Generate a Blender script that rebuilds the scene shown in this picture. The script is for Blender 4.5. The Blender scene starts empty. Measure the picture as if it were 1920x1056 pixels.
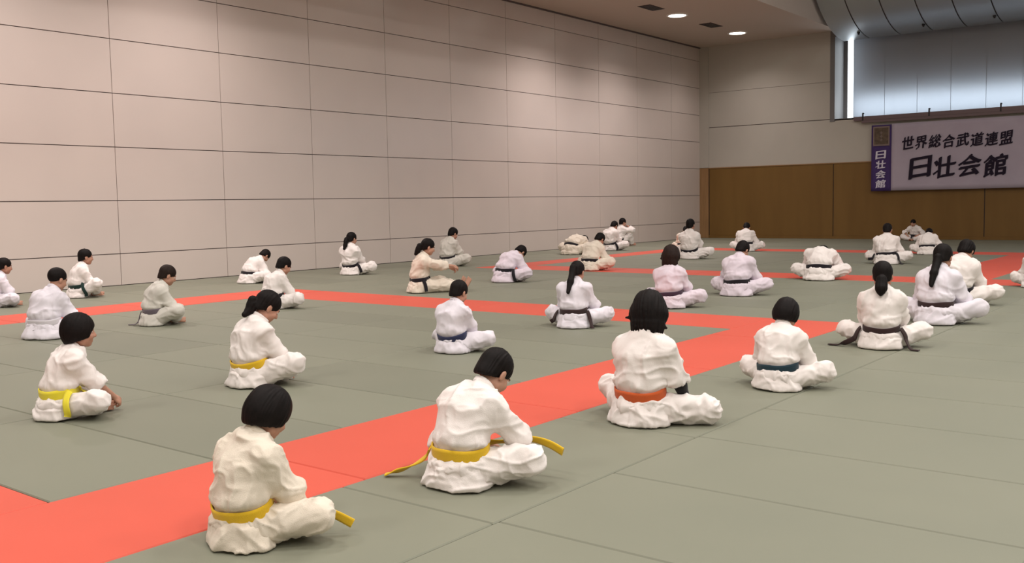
import bpy, bmesh, math, random
import numpy as np
from mathutils import Matrix, Vector

QUALITY = 1.0          # mesh fineness of the figures
SC = bpy.context.scene
COL = SC.collection
R = math.radians

# ------------------------------------------------------------------ camera
CAM_H = 1.43
F_PX, YAW, PITCH, ROLL = 1816.65, R(38.18), R(4.546), R(-1.046)
_f = np.array([-math.sin(YAW) * math.cos(PITCH), math.cos(YAW) * math.cos(PITCH), -math.sin(PITCH)])
_r0 = np.array([math.cos(YAW), math.sin(YAW), 0.0])
_u0 = np.cross(_r0, _f)
CR = _r0 * math.cos(ROLL) + _u0 * math.sin(ROLL)
CU = -_r0 * math.sin(ROLL) + _u0 * math.cos(ROLL)
CF = _f
cam = bpy.data.objects.new('camera', bpy.data.cameras.new('camera'))
COL.objects.link(cam)
cam.matrix_world = Matrix(((CR[0], CU[0], -CF[0], 0), (CR[1], CU[1], -CF[1], 0), (CR[2], CU[2], -CF[2], CAM_H), (0, 0, 0, 1)))
cam.data.sensor_width = 36.0
cam.data.lens = F_PX / 1920 * 36.0
cam.data.clip_end = 200
SC.camera = cam


def floor_at(px, py):
    """The floor point the photograph shows at a pixel (used to measure where things stand)."""
    d = (px - 960) / F_PX * CR + (528 - py) / F_PX * CU + CF
    return np.array([0, 0, CAM_H]) + d * (-CAM_H / d[2])


def pixel_of(p):
    d = np.asarray(p, float) - np.array([0, 0, CAM_H])
    z = d @ CF
    return 960 + F_PX * (d @ CR) / z, 528 - F_PX * (d @ CU) / z


# ------------------------------------------------------------------ world, view, lamps
SC.view_settings.view_transform = 'Standard'
SC.view_settings.look = 'None'
SC.view_settings.gamma = 1.0
SC.view_settings.use_curve_mapping = False
SC.view_settings.exposure = 0.12
world = bpy.data.worlds.new('world')
SC.world = world
world.use_nodes = True
world.node_tree.nodes['Background'].inputs[0].default_value = (0.92, 0.95, 1.0, 1)
world.node_tree.nodes['Background'].inputs[1].default_value = 0.10

CEIL = 7.3             # low ceiling along the left wall
VAULT = 11.2           # the higher hall ceiling to the right
WALL_X = -17.59
BACK_Y = 34.3
DOWN_X = -15.05
DOWN_Y = [32.2, 27.83, 23.7, 19.5, 15.4, 11.3, 7.1, 3.0]


def lamp(name, kind, loc, power, color, size=0.3, rot=(0, 0, 0), **kw):
    d = bpy.data.lights.new(name, kind)
    d.energy = power
    d.color = color
    if kind == 'AREA':
        d.shape = 'DISK'
        d.size = size
    else:
        d.shadow_soft_size = size
    for k, v in kw.items():
        setattr(d, k, v)
    o = bpy.data.objects.new(name, d)
    COL.objects.link(o)
    o.location = loc
    o.rotation_euler = rot
    return o


VAULT_LAMPS = [(x, y) for x in (-8.5, -2.0, 4.5, 11.0) for y in (-4.0, 3.0, 10.0, 17.0, 24.0)]
for (x, y) in VAULT_LAMPS:
    lamp('hall_lamp', 'AREA', (x, y, VAULT - 0.18), 50 if y > 20 else 110 if x < -8 and y > 5 else 300, (1.0, 0.955, 0.91), 1.5)
DOWN_W = [300, 700, 900, 60, 40, 850, 850, 450]
for y, w in zip(DOWN_Y, DOWN_W):
    lamp('downlight_lamp', 'SPOT', (DOWN_X, y, CEIL - 0.06), w, (1.0, 0.885, 0.855), 0.12, spot_size=R(140), spot_blend=1.0)

# ------------------------------------------------------------------ materials


def mat(name, color, rough=0.6, spec=0.5, metal=0.0):
    m = bpy.data.materials.new(name)
    m.use_nodes = True
    b = m.node_tree.nodes['Principled BSDF']
    b.inputs['Base Color'].default_value = (*color, 1)
    b.inputs['Roughness'].default_value = rough
    b.inputs['Specular IOR Level'].default_value = spec
    b.inputs['Metallic'].default_value = metal
    return m


def vary(m, color2, scale=3.0, detail=4.0, lo=0.35, hi=0.65, bump=0.0, bscale=None, stretch=None):
    """Mix a second colour in by noise and add a fine bump."""
    nt = m.node_tree
    b = nt.nodes['Principled BSDF']
    tc = nt.nodes.new('ShaderNodeTexCoord')
    src = tc.outputs['Object']
    if stretch:
        mp = nt.nodes.new('ShaderNodeMapping')
        mp.inputs['Scale'].default_value = stretch
        nt.links.new(src, mp.inputs['Vector'])
        src = mp.outputs['Vector']
    n = nt.nodes.new('ShaderNodeTexNoise')
    n.inputs['Scale'].default_value = scale
    n.inputs['Detail'].default_value = detail
    nt.links.new(src, n.inputs['Vector'])
    cr = nt.nodes.new('ShaderNodeValToRGB')
    cr.color_ramp.elements[0].position = lo
    cr.color_ramp.elements[1].position = hi
    c = b.inputs['Base Color'].default_value[:]
    cr.color_ramp.elements[0].color = c
    cr.color_ramp.elements[1].color = (*color2, 1)
    nt.links.new(n.outputs['Fac'], cr.inputs['Fac'])
    nt.links.new(cr.outputs['Color'], b.inputs['Base Color'])
    if bump:
        n2 = nt.nodes.new('ShaderNodeTexNoise')
        n2.inputs['Scale'].default_value = bscale or scale * 8
        n2.inputs['Detail'].default_value = 3
        nt.links.new(src, n2.inputs['Vector'])
        bp = nt.nodes.new('ShaderNodeBump')
        bp.inputs['Strength'].default_value = bump
        bp.inputs['Distance'].default_value = 0.01
        nt.links.new(n2.outputs['Fac'], bp.inputs['Height'])
        nt.links.new(bp.outputs['Normal'], b.inputs['Normal'])
    return m


def emit(name, color, strength):
    m = bpy.data.materials.new(name)
    m.use_nodes = True
    nt = m.node_tree
    nt.nodes.clear()
    e = nt.nodes.new('ShaderNodeEmission')
    e.inputs[0].default_value = (*color, 1)
    e.inputs[1].default_value = strength
    o = nt.nodes.new('ShaderNodeOutputMaterial')
    nt.links.new(e.outputs[0], o.inputs[0])
    return m


def cloth(name, color, color2):
    m = vary(mat(name, color, 0.85, 0.2), color2, 5.0, 3.0, 0.3, 0.7, 0.25, 260.0)
    b = m.node_tree.nodes['Principled BSDF']
    nt = m.node_tree
    n = nt.nodes.new('ShaderNodeTexNoise')
    n.noise_type = 'RIDGED_MULTIFRACTAL'
    n.inputs['Scale'].default_value = 7.0
    n.inputs['Detail'].default_value = 2.5
    n.inputs['Distortion'].default_value = 0.6
    nt.links.new(next(x for x in nt.nodes if x.type == 'TEX_COORD').outputs['Object'], n.inputs['Vector'])
    bp = nt.nodes.new('ShaderNodeBump')
    bp.inputs['Strength'].default_value = 0.35
    bp.inputs['Distance'].default_value = 0.012
    nt.links.new(n.outputs['Fac'], bp.inputs['Height'])
    nt.links.new(bp.outputs['Normal'], next(x for x in nt.nodes if x.type == 'BUMP' and x is not bp).inputs['Normal'])
    b.inputs['Sheen Weight'].default_value = 0.15
    b.inputs['Sheen Roughness'].default_value = 0.5
    return m


M = {}
M['wall_panel'] = vary(mat('wall_panel', (0.60, 0.52, 0.475), 0.29, 0.5), (0.57, 0.495, 0.455), 0.6, 2.0)
M['joint'] = mat('panel_joint', (0.10, 0.075, 0.07), 0.8)
M['back_plaster'] = vary(mat('back_plaster', (0.45, 0.42, 0.37), 0.6, 0.3), (0.43, 0.40, 0.355), 0.8)
M['ceiling'] = mat('ceiling_paint', (0.52, 0.44, 0.38), 0.75, 0.2)
M['wood'] = vary(mat('wood_panel', (0.180, 0.096, 0.024), 0.5, 0.3), (0.155, 0.080, 0.019), 2.0, 5.0, 0.35, 0.65, 0.05, 30.0, (1, 1, 0.15))
M['wood_light'] = vary(mat('wood_post', (0.30, 0.17, 0.075), 0.5, 0.3), (0.25, 0.14, 0.06), 3.0, 4.0, 0.35, 0.65, 0, None, (6, 6, 0.4))
M['rail'] = mat('rail_paint', (0.14, 0.095, 0.10), 0.5)
M['dark_metal'] = mat('dark_metal', (0.03, 0.028, 0.03), 0.4, 0.5, 0.6)
M['soffit_metal'] = mat('soffit_metal', (0.40, 0.43, 0.455), 0.38, 0.5, 0.5)
M['white_plastic'] = mat('white_plastic', (0.8, 0.78, 0.75), 0.4)
M['lamp_glow'] = emit('lamp_glow', (1.0, 0.93, 0.84), 9.0)
M['hall_glow'] = emit('hall_glow', (1.0, 0.95, 0.88), 3.0)
M['daylight'] = emit('window_daylight', (0.86, 0.94, 1.0), 5.0)
M['frame_grey'] = mat('frame_grey', (0.34, 0.34, 0.35), 0.5)
M['banner_white'] = vary(mat('banner_white', (0.42, 0.365, 0.435), 0.8, 0.2), (0.395, 0.34, 0.41), 1.5)
M['banner_purple'] = mat('banner_purple', (0.060, 0.035, 0.13), 0.8, 0.2)
M['ink'] = mat('banner_ink', (0.016, 0.010, 0.022), 0.8, 0.2)
M['letter_white'] = mat('letter_white', (0.62, 0.58, 0.68), 0.8, 0.2)
M['emblem_gold'] = vary(mat('emblem_gold', (0.115, 0.080, 0.05), 0.7), (0.07, 0.045, 0.03), 9.0)
M['emblem_edge'] = mat('emblem_edge', (0.20, 0.145, 0.13), 0.7)


def mat_floor(name, c, c2):
    m = vary(mat(name, c, 0.55, 0.35), c2, 0.9, 5.0, 0.3, 0.7, 0.12, 420.0)
    nt = m.node_tree
    b = nt.nodes['Principled BSDF']
    at = nt.nodes.new('ShaderNodeAttribute')
    at.attribute_name = 'tone'
    mx = nt.nodes.new('ShaderNodeMix')
    mx.data_type = 'RGBA'
    mx.blend_type = 'MULTIPLY'
    mx.inputs['Factor'].default_value = 1.0
    old = b.inputs['Base Color'].links[0].from_socket
    nt.links.new(old, mx.inputs['A'])
    nt.links.new(at.outputs['Color'], mx.inputs['B'])
    nt.links.new(mx.outputs['Result'], b.inputs['Base Color'])
    return m


M['mat_green'] = mat_floor('mat_green', (0.225, 0.228, 0.172), (0.208, 0.214, 0.162))
M['mat_red'] = mat_floor('mat_red', (0.68, 0.105, 0.066), (0.64, 0.098, 0.060))
M['mat_gap'] = mat('mat_gap', (0.035, 0.033, 0.026), 0.9)

GI = {  # uniform tints: fabric colour with the colour cast of the light mixed in
    'cream': cloth('gi_cream', (0.80, 0.715, 0.61), (0.75, 0.665, 0.56)),
    'white': cloth('gi_white', (0.86, 0.80, 0.775), (0.82, 0.755, 0.73)),
    'cool': cloth('gi_cool_white', (0.80, 0.755, 0.82), (0.755, 0.71, 0.775)),
    'lavender': cloth('gi_lavender_white', (0.745, 0.66, 0.735), (0.70, 0.615, 0.69)),
    'grey': cloth('gi_greyish_white', (0.66, 0.63, 0.57), (0.60, 0.57, 0.52)),
}
BELT = {
    'yellow': cloth('belt_yellow', (0.78, 0.50, 0.03), (0.70, 0.44, 0.02)),
    'lemon': cloth('belt_lemon', (0.85, 0.74, 0.06), (0.80, 0.68, 0.04)),
    'orange': cloth('belt_orange', (0.62, 0.115, 0.03), (0.55, 0.10, 0.025)),
    'teal': cloth('belt_teal', (0.018, 0.045, 0.062), (0.014, 0.036, 0.05)),
    'navy': cloth('belt_navy', (0.035, 0.04, 0.095), (0.028, 0.032, 0.08)),
    'purple': cloth('belt_purple', (0.065, 0.035, 0.060), (0.05, 0.028, 0.05)),
    'green': cloth('belt_green', (0.016, 0.040, 0.034), (0.012, 0.030, 0.026)),
    'brown': cloth('belt_brown', (0.045, 0.024, 0.024), (0.035, 0.018, 0.018)),
    'black': cloth('belt_black', (0.016, 0.013, 0.018), (0.012, 0.010, 0.014)),
    'greyed': cloth('belt_grey_purple', (0.16, 0.13, 0.15), (0.12, 0.10, 0.12)),
    'white': cloth('belt_white', (0.70, 0.66, 0.70), (0.66, 0.62, 0.66)),
}
M['skin'] = vary(mat('skin', (0.50, 0.27, 0.19), 0.5, 0.35), (0.46, 0.24, 0.165), 14.0)
M['skin'].node_tree.nodes['Principled BSDF'].inputs['Subsurface Weight'].default_value = 0.08
M['lip'] = mat('lip', (0.40, 0.15, 0.125), 0.45)
M['eye_white'] = mat('eye_white', (0.72, 0.68, 0.64), 0.3)
M['eye_dark'] = mat('eye_dark', (0.015, 0.010, 0.009), 0.25)
M['hair_black'] = vary(mat('hair_black', (0.0055, 0.0038, 0.0036), 0.6, 0.14), (0.009, 0.006, 0.0058), 40.0)
M['hair_brown'] = vary(mat('hair_brown', (0.016, 0.009, 0.0075), 0.6, 0.15), (0.024, 0.013, 0.010), 40.0)
M['undersleeve'] = cloth('undersleeve_black', (0.014, 0.012, 0.014), (0.011, 0.010, 0.011))
M['hair_tie'] = mat('hair_tie', (0.20, 0.17, 0.12), 0.6)

# ------------------------------------------------------------------ small mesh helpers


def link(name, me, mats, parent=None, loc=None):
    o = bpy.data.objects.new(name, me)
    COL.objects.link(o)
    for m in (mats if isinstance(mats, (list, tuple)) else [mats]):
        me.materials.append(m)
    if parent is not None:
        o.parent = parent
    if loc is not None:
        o.location = loc
    return o


def tag(o, label=None, cat=None, group=None, kind=None):
    if label:
        o['label'] = label
    if cat:
        o['category'] = cat
    if group:
        o['group'] = group
    if kind:
        o['kind'] = kind
    return o


class MB:
    """Collects boxes and prisms and links them as one mesh object."""

    def __init__(self):
        self.bm = bmesh.new()

    def box(self, x0, x1, y0, y1, z0, z1, mi=0, bevel=0.0):
        r = bmesh.ops.create_cube(self.bm, size=1.0)
        vs = r['verts']
        for v in vs:
            v.co = Vector((x0 + (v.co.x + .5) * (x1 - x0), y0 + (v.co.y + .5) * (y1 - y0), z0 + (v.co.z + .5) * (z1 - z0)))
        fs = set(f for v in vs for f in v.link_faces)
        for f in fs:
            f.material_index = mi
        if bevel:
            es = set(e for v in vs for e in v.link_edges)
            g = bmesh.ops.bevel(self.bm, geom=list(es), offset=bevel, segments=2, affect='EDGES')
            for f in g['faces']:
                f.material_index = mi
        return self

    def cyl(self, c, r, h, seg=24, mi=0, axis='z', r2=None):
        g = bmesh.ops.create_cone(self.bm, cap_ends=True, segments=seg, radius1=r, radius2=r if r2 is None else r2, depth=h)
        rot = {'z': Matrix(), 'x': Matrix.Rotation(R(90), 4, 'Y'), 'y': Matrix.Rotation(R(90), 4, 'X')}[axis]
        bmesh.ops.transform(self.bm, matrix=Matrix.Translation(c) @ rot, verts=g['verts'])
        for f in set(f for v in g['verts'] for f in v.link_faces):
            f.material_index = mi
            f.smooth = len(f.verts) == 4
        return self

    def build(self, name, mats, parent=None):
        me = bpy.data.meshes.new(name)
        self.bm.to_mesh(me)
        self.bm.free()
        return link(name, me, mats, parent)


# ------------------------------------------------------------------ the hall
# floor: 1 m x 2 m judo mats laid tight, red ones framing the two contest areas
rng = random.Random(4)
fb = bmesh.new()
tone = fb.loops.layers.color.new('tone')


def slab(x0, x1, y0, y1, mi, t):
    g = 0.004
    if x1 - x0 < 0.05 or y1 - y0 < 0.05:
        return
    b = 0.006
    top = [(x0 + g + b, y0 + g + b), (x1 - g - b, y0 + g + b), (x1 - g - b, y1 - g - b), (x0 + g + b, y1 - g - b)]
    bot = [(x0 + g, y0 + g), (x1 - g, y0 + g), (x1 - g, y1 - g), (x0 + g, y1 - g)]
    tv = [fb.verts.new((x, y, 0)) for x, y in top]
    bv = [fb.verts.new((x, y, -b)) for x, y in bot]
    lv = [fb.verts.new((x, y, -0.04)) for x, y in bot]
    fs = [fb.faces.new(tv)]
    for i in range(4):
        j = (i + 1) % 4
        fs.append(fb.faces.new((bv[i], bv[j], tv[j], tv[i])))
        fs.append(fb.faces.new((lv[i], lv[j], bv[j], bv[i])))
    for f in fs:
        f.material_index = mi
        for l in f.loops:
            l[tone] = (t, t, t, 1)


def lay(x0, x1, y0, y1, xs, ys, mi=0, stagger=False):
    """Fill a rectangle with mats; xs / ys are (start, step)."""
    def cuts(a, b, s):
        k = math.ceil((a - s[0]) / s[1] - 1e-6)
        c = [a]
        while s[0] + k * s[1] < b - 0.03:
            v = s[0] + k * s[1]
            if v > a + 0.03:
                c.append(v)
            k += 1
        return c + [b]
    cy = cuts(y0, y1, ys)
    for j in range(len(cy) - 1):
        off = xs[1] / 2 if stagger and j % 2 else 0
        cx = cuts(x0, x1, (xs[0] + off, xs[1]))
        for i in range(len(cx) - 1):
            slab(cx[i], cx[i + 1], cy[j], cy[j + 1], mi, rng.choice((0.965, 1.0, 1.0, 1.03) if mi == 0 else (0.985, 1.0, 1.01)))


BIGX, NEARY = 16.0, -8.0
# red strips (measured): A right side, B far side, C left side, D near side; E/F/H frame the farther area
lay(-4.73, -3.72, 1.27, 11.11, (-4.73, 1.01), (5.45, 2.0), 1)
lay(-12.93, -4.73, 9.96, 11.11, (-4.73, 2.04), (9.96, 2), 1)
lay(-14.06, -12.93, 1.27, 11.11, (-14.06, 2), (9.96, 2.0), 1)
lay(-12.93, -4.73, 1.27, 2.27, (-4.73, 2.04), (1.27, 1), 1)
lay(-12.93, -4.73, 2.27, 9.96, (-4.73, 2.04), (2.27, 0.961), 0)
lay(-3.72, -2.715, NEARY, 16.94, (-3.72, 1.005), (3.285, 1.94), 0)
lay(-2.715, BIGX, NEARY, BACK_Y, (-2.715, 2.0), (3.318, 0.97), 0)
lay(WALL_X, -3.72, NEARY, 1.27, (-4.73, 2.0), (1.27, 1.0), 0)
lay(WALL_X, -14.06, 1.27, 16.94, (-14.06, 2.0), (11.11, 1.0), 0)
lay(-14.06, -3.72, 11.11, 16.94, (-4.73, 2.0), (11.11, 0.972), 0)
lay(-14.4, -2.715, 16.94, 18.13, (-4.97, 2.0), (16.94, 2.0), 1)
lay(-14.4, -13.55, 18.13, 26.9, (-14.4, 1.0), (18.13, 2.0), 1)
lay(-4.97, -3.79, 18.13, 26.9, (-4.97, 1.2), (18.13, 2.0), 1)
lay(-13.55, -4.97, 25.7, 26.9, (-4.97, 2.0), (25.7, 2.0), 1)
lay(-13.55, -4.97, 18.13, 25.7, (-4.97, 2.0), (18.13, 0.95), 0)
lay(-3.79, -2.715, 18.13, BACK_Y, (-3.79, 2.0), (18.13, 1.94), 0)
lay(WALL_X, -14.4, 16.94, BACK_Y, (-14.4, 2.0), (16.94, 1.0), 0)
lay(-14.4, -3.79, 26.9, BACK_Y, (-4.97, 2.0), (26.9, 1.0), 0)
q = [fb.verts.new(v) for v in ((WALL_X - .2, NEARY, -.03), (BIGX, NEARY, -.03), (BIGX, BACK_Y + .2, -.03), (WALL_X - .2, BACK_Y + .2, -.03))]
ff = fb.faces.new(q)
ff.material_index = 2
me = bpy.data.meshes.new('floor')
fb.to_mesh(me)
fb.free()
tag(link('floor', me, [M['mat_green'], M['mat_red'], M['mat_gap']]), kind='structure')

# left wall: panels 2.44 m x 1.03 m with dark joints
b = MB()
b.box(WALL_X - 0.25, WALL_X - 0.02, NEARY, BACK_Y + .1, -0.05, CEIL + 0.4, 1)
py = 10.085 - 2.44 * 8
zs = [0.004, 0.616, 1.643, 2.671, 3.698, 4.726, 5.753, 6.78, CEIL - 0.03]
while py < BACK_Y - 0.1:
    y1 = min(py + 2.44, BACK_Y - 0.02)
    if y1 > NEARY:
        for k in range(len(zs) - 1):
            b.box(WALL_X - 0.03, WALL_X, max(py, NEARY) + .006, y1 - .006, zs[k] + .008, zs[k + 1] - .008, 0)
    py += 2.44
tag(b.build('wall_left', [M['wall_panel'], M['joint']]), kind='structure')

# corner post: plaster above, wood below
b = MB()
b.box(WALL_X - .02, -17.22, BACK_Y - .02, BACK_Y + .35, 2.70, CEIL, 0, .01)
b.box(WALL_X - .02, -17.22, BACK_Y - .02, BACK_Y + .35, 0.0, 2.695, 1, .01)
tag(b.build('trim_1', [M['back_plaster'], M['wood_light']]), kind='structure')

# back wall: wood wainscot, plaster band, upper plaster left of the window recess
RX = -12.36            # left jamb of the recess
b = MB()
b.box(-17.24, BIGX, BACK_Y + .03, BACK_Y + .4, 2.70, 4.22, 0)
b.box(-17.24, RX, BACK_Y + .03, BACK_Y + .4, 4.245, 5.55, 0)
b.box(-17.24, RX, BACK_Y + .03, BACK_Y + .4, 5.56, CEIL + .3, 0)
b.box(RX, BIGX, BACK_Y + .06, BACK_Y + .4, 4.22, 4.24, 1)
b.box(-17.24, RX, BACK_Y + .06, BACK_Y + .4, 4.215, 5.57, 1)
wx = [-17.20, -12.36, -7.4, -2.5, 2.5, 7.5, 12.5, BIGX]
for i in range(len(wx) - 1):
    b.box(wx[i] + .012, wx[i + 1] - .012, BACK_Y, BACK_Y + .4, 0.10, 2.665, 2, .006)
b.box(-17.24, BIGX, BACK_Y + .02, BACK_Y + .38, 0.0, 2.66, 3)
tag(b.build('wall_back', [M['back_plaster'], M['joint'], M['wood'], M['dark_metal']]), kind='structure')
b = MB()
b.box(-17.22, BIGX, BACK_Y - .012, BACK_Y + .05, 0.0, 0.10, 0, .004)
tag(b.build('baseboard_back', M['wood']), kind='structure')
b = MB()
b.box(-17.22, BIGX, BACK_Y - .02, BACK_Y + .05, 2.665, 2.70, 0, .004)
tag(b.build('trim_2', M['wood_light']), kind='structure')

# recess: jamb, back pane full of daylight, blinds in front of it
RD = 0.95              # recess depth
ZT, ZB = 7.1, 4.24
b = MB()
b.box(RX - .15, RX + .02, BACK_Y + .015, BACK_Y + RD + .2, ZB - .1, ZT + .5, 0)
b.box(RX, BIGX, BACK_Y + .03, BACK_Y + RD + .2, ZB - .06, ZB, 0)
b.box(RX, BIGX, BACK_Y + .03, BACK_Y + RD + .2, ZT, ZT + .1, 0)
b.box(RX, BIGX, BACK_Y + RD + .1, BACK_Y + RD + .2, ZB, ZT, 0)
M['jamb_grey'] = mat('jamb_grey', (0.15, 0.145, 0.145), 0.6)
tag(b.build('wall_recess', M['jamb_grey']), kind='structure')
M['blind'] = mat('blind_fabric', (0.36, 0.335, 0.315), 0.8, 0.1)
nt = M['blind'].node_tree
tr = nt.nodes.new('ShaderNodeBsdfTranslucent')
tr.inputs[0].default_value = (0.55, 0.58, 0.62, 1)
mx = nt.nodes.new('ShaderNodeMixShader')
mx.inputs[0].default_value = 0.6
nt.links.new(nt.nodes['Principled BSDF'].outputs[0], mx.inputs[1])
nt.links.new(tr.outputs[0], mx.inputs[2])
nt.links.new(mx.outputs[0], nt.nodes['Material Output'].inputs[0])
win = MB()
win.box(RX + .02, RX + .16, BACK_Y + RD - .04, BACK_Y + RD + .06, ZB, ZT, 0)
win.box(RX + .52, BIGX, BACK_Y + RD - .04, BACK_Y + RD + .06, ZB + .80, ZB + .88, 0)
win = tag(win.build('window_1', M['jamb_grey']), kind='structure')
b = MB()
b.box(RX + .16, RX + .52, BACK_Y + RD, BACK_Y + RD + .03, ZB, ZT - .05, 0)
b.build('slit_pane', M['daylight'], win)
b = MB()
b.box(RX + .60, BIGX, BACK_Y + RD - .25, BACK_Y + RD - .22, ZB, ZB + .75, 0)
M['low_daylight'] = emit('low_window_daylight', (0.88, 0.95, 1.0), 7.5)
b.build('low_pane', M['low_daylight'], win)
bx = RX + 0.56
k = 0
while bx < BIGX - 2:
    w = 1.075
    b = MB()
    yo = .006 * (k % 2)
    b.box(bx - .006, bx + w + .006, BACK_Y + .36 + yo, BACK_Y + .363 + yo, ZB + .02, ZT - .1, 0)
    o = b.build('roller_blind', M['blind'])
    nth = ['first', 'second', 'third', 'fourth', 'fifth', 'sixth', 'seventh', 'eighth', 'ninth', 'tenth']
    if k < 6:
        tag(o, 'grey roller blind over the high banner window, %s from the bright slit' % nth[k], 'blind', 'roller blinds above the banner')
    else:
        tag(o, 'grey roller blind over the high window, beyond the frame to the right', 'blind', 'roller blinds above the banner')
    b = MB()
    b.box(bx + .012, bx + w - .012, BACK_Y + .352, BACK_Y + .372, ZB + .0, ZB + .03, 0, .003)
    b.build('bottom_bar', M['frame_grey'], o)
    bx += w
    k += 1
    if k > 6:
        break

# curved metal soffit above the window
b = bmesh.new()
CY, CZ, RAD = BACK_Y + .1, 10.92, 4.0
X0 = -12.05
seams = [X0, -11.16, -10.12, -9.08, -8.03, -6.97, -5.92, -4.87, -3.82, -2.77]
NS = 90
for i in range(len(seams) - 1):
    xa, xb = seams[i] + (.0 if i == 0 else .020), seams[i + 1] - .020
    prev = None
    for j in range(NS + 1):
        a = R(-90 - 86 * j / NS)
        y, z = CY + RAD * math.cos(a), CZ + RAD * math.sin(a)
        y2, z2 = CY + (RAD - .03) * math.cos(a), CZ + (RAD - .03) * math.sin(a)
        cur = [b.verts.new(v) for v in ((xa, y, z), (xb, y, z), (xb, y2, z2), (xa, y2, z2))]
        if prev:
            for m in range(4):
                n = (m + 1) % 4
                f = b.faces.new((prev[m], prev[n], cur[n], cur[m]))
                f.smooth = False
        else:
            b.faces.new(cur[::-1])
        prev = cur
    b.faces.new(prev)
# dark backing in the seams
prev = None
for j in range(NS + 1):
    a = R(-90 - 86 * j / NS)
    y, z = CY + (RAD - .05) * math.cos(a), CZ + (RAD - .05) * math.sin(a)
    cur = [b.verts.new((X0 + .05, y, z)), b.verts.new((seams[-1] - .05, y, z))]
    if prev:
        f = b.faces.new((prev[0], prev[1], cur[1], cur[0]))
        f.material_index = 1
    prev = cur
bmesh.ops.recalc_face_normals(b, faces=b.faces[:])
me = bpy.data.meshes.new('ceiling_soffit')
b.to_mesh(me)
b.free()
tag(link('ceiling_soffit', me, [M['soffit_metal'], M['joint']]), kind='structure')
for i, (x, where) in enumerate(((-11.25, 'nearest the bright slit'), (-9.16, 'above the second rail hook'), (-7.05, 'near the right edge'))):
    a = R(-90 - 13)
    y, z = CY + RAD * math.cos(a), CZ + RAD * math.sin(a)
    s = MB()
    s.cyl((0, 0, -.02), .05, .04, 16, 0)
    s.cyl((0, 0, -.055), .028, .06, 12, 0, 'z', .035)
    o = s.build('sprinkler_head', M['dark_metal'])
    o.location = (x, y, z)
    tag(o, 'dark sprinkler head on the curved metal soffit, %s' % where, 'sprinkler', 'sprinkler heads on the soffit')

# ceilings
b = MB()
b.box(WALL_X - .2, -12.2, NEARY, BACK_Y + .4, CEIL, CEIL + .15, 0)
b.box(-12.35, -12.2, NEARY, BACK_Y + .4, CEIL + .15, VAULT, 0)
b.box(-12.35, BIGX, NEARY, BACK_Y + 1.3, VAULT, VAULT + .15, 0)
tag(b.build('ceiling', M['ceiling']), kind='structure')
b = MB()
b.box(WALL_X, WALL_X + .05, NEARY, BACK_Y - .02, CEIL - .04, CEIL, 0)
tag(b.build('trim_3', M['joint']), kind='structure')
b = MB()
b.box(BIGX, BIGX + .2, NEARY, BACK_Y + 1.3, -.05, VAULT + .1, 0)
tag(b.build('wall_right', M['back_plaster']), kind='structure')
b = MB()
b.box(WALL_X - .2, BIGX + .2, NEARY - .2, NEARY, -.05, VAULT + .1, 0)
tag(b.build('wall_rear', M['back_plaster']), kind='structure')

# downlights in the low ceiling
dl_lab = {32.2: 'round recessed ceiling downlight nearest the back wall', 27.83: 'round recessed ceiling downlight, second from the back wall', 23.7: 'round recessed ceiling downlight cut by the top edge of the photo'}
for y in DOWN_Y:
    root = bpy.data.objects.new('ceiling_light', None)
    COL.objects.link(root)
    root.location = (DOWN_X, y, CEIL)
    tag(root, dl_lab.get(y, 'round recessed ceiling downlight above the frame'), 'ceiling light', 'downlights along the left wall')
    t = bmesh.new()
    n = 40
    rings = [(.34, -.002), (.34, -.02), (.29, -.028), (.27, -.012)]
    vs = [[t.verts.new((r * math.cos(2 * math.pi * i / n), r * math.sin(2 * math.pi * i / n), z)) for i in range(n)] for r, z in rings]
    for a_ in range(len(rings) - 1):
        for i in range(n):
            t.faces.new((vs[a_][i], vs[a_][(i + 1) % n], vs[a_ + 1][(i + 1) % n], vs[a_ + 1][i]))
    me = bpy.data.meshes.new('trim_ring')
    t.to_mesh(me)
    t.free()
    link('trim_ring', me, M['white_plastic'], root)
    s = MB()
    s.cyl((0, 0, -.011), .27, .008, 40)
    s.build('diffuser', M['lamp_glow'], root)
for (y, w) in ((30.17, 'between the two nearest downlights to the back wall'), (26.2, 'between the second and third downlights from the back wall')):
    s = MB()
    s.box(DOWN_X - .22, DOWN_X + .22, y - .45, y + .45, CEIL - .012, CEIL - .001, 1, .003)
    for i in range(6):
        s.box(DOWN_X - .19 + i * .066, DOWN_X - .15 + i * .066, y - .41, y + .41, CEIL - .02, CEIL - .012, 0)
    o = s.build('ceiling_vent', [M['dark_metal'], M['joint']])
    tag(o, 'dark slotted ceiling vent %s' % w, 'vent', 'vents along the left wall')
for (x, y) in VAULT_LAMPS:
    s = MB()
    s.cyl((x, y, VAULT - .07), .78, .10, 40)
    o = s.build('hall_light', M['white_plastic'])
    tag(o, 'round lamp on the high hall ceiling above the frame', 'ceiling light', 'lamps on the high hall ceiling')

# banner rail with its hooks
RAILY = BACK_Y - .12
b = MB()
b.box(-11.62, -2.0, RAILY - .02, RAILY + .14, 4.10, 4.245, 0, .01)
b.box(-11.34, -2.0, RAILY - .04, RAILY, 4.015, 4.10, 0, .006)
rail = b.build('banner_rail', M['rail'])
tag(rail, 'long dark rail along the wall ledge carrying the dojo banner', 'rail')
for x in (-11.30, -9.12, -6.95, -4.8, -2.6):
    s = MB()
    s.box(x - .022, x + .022, RAILY - .03, RAILY + .01, 4.02, 4.36, 0, .006)
    s.box(x - .022, x + .022, RAILY - .03, RAILY + .08, 4.33, 4.37, 0, .006)
    s.build('hook', M['dark_metal'], rail)

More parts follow.
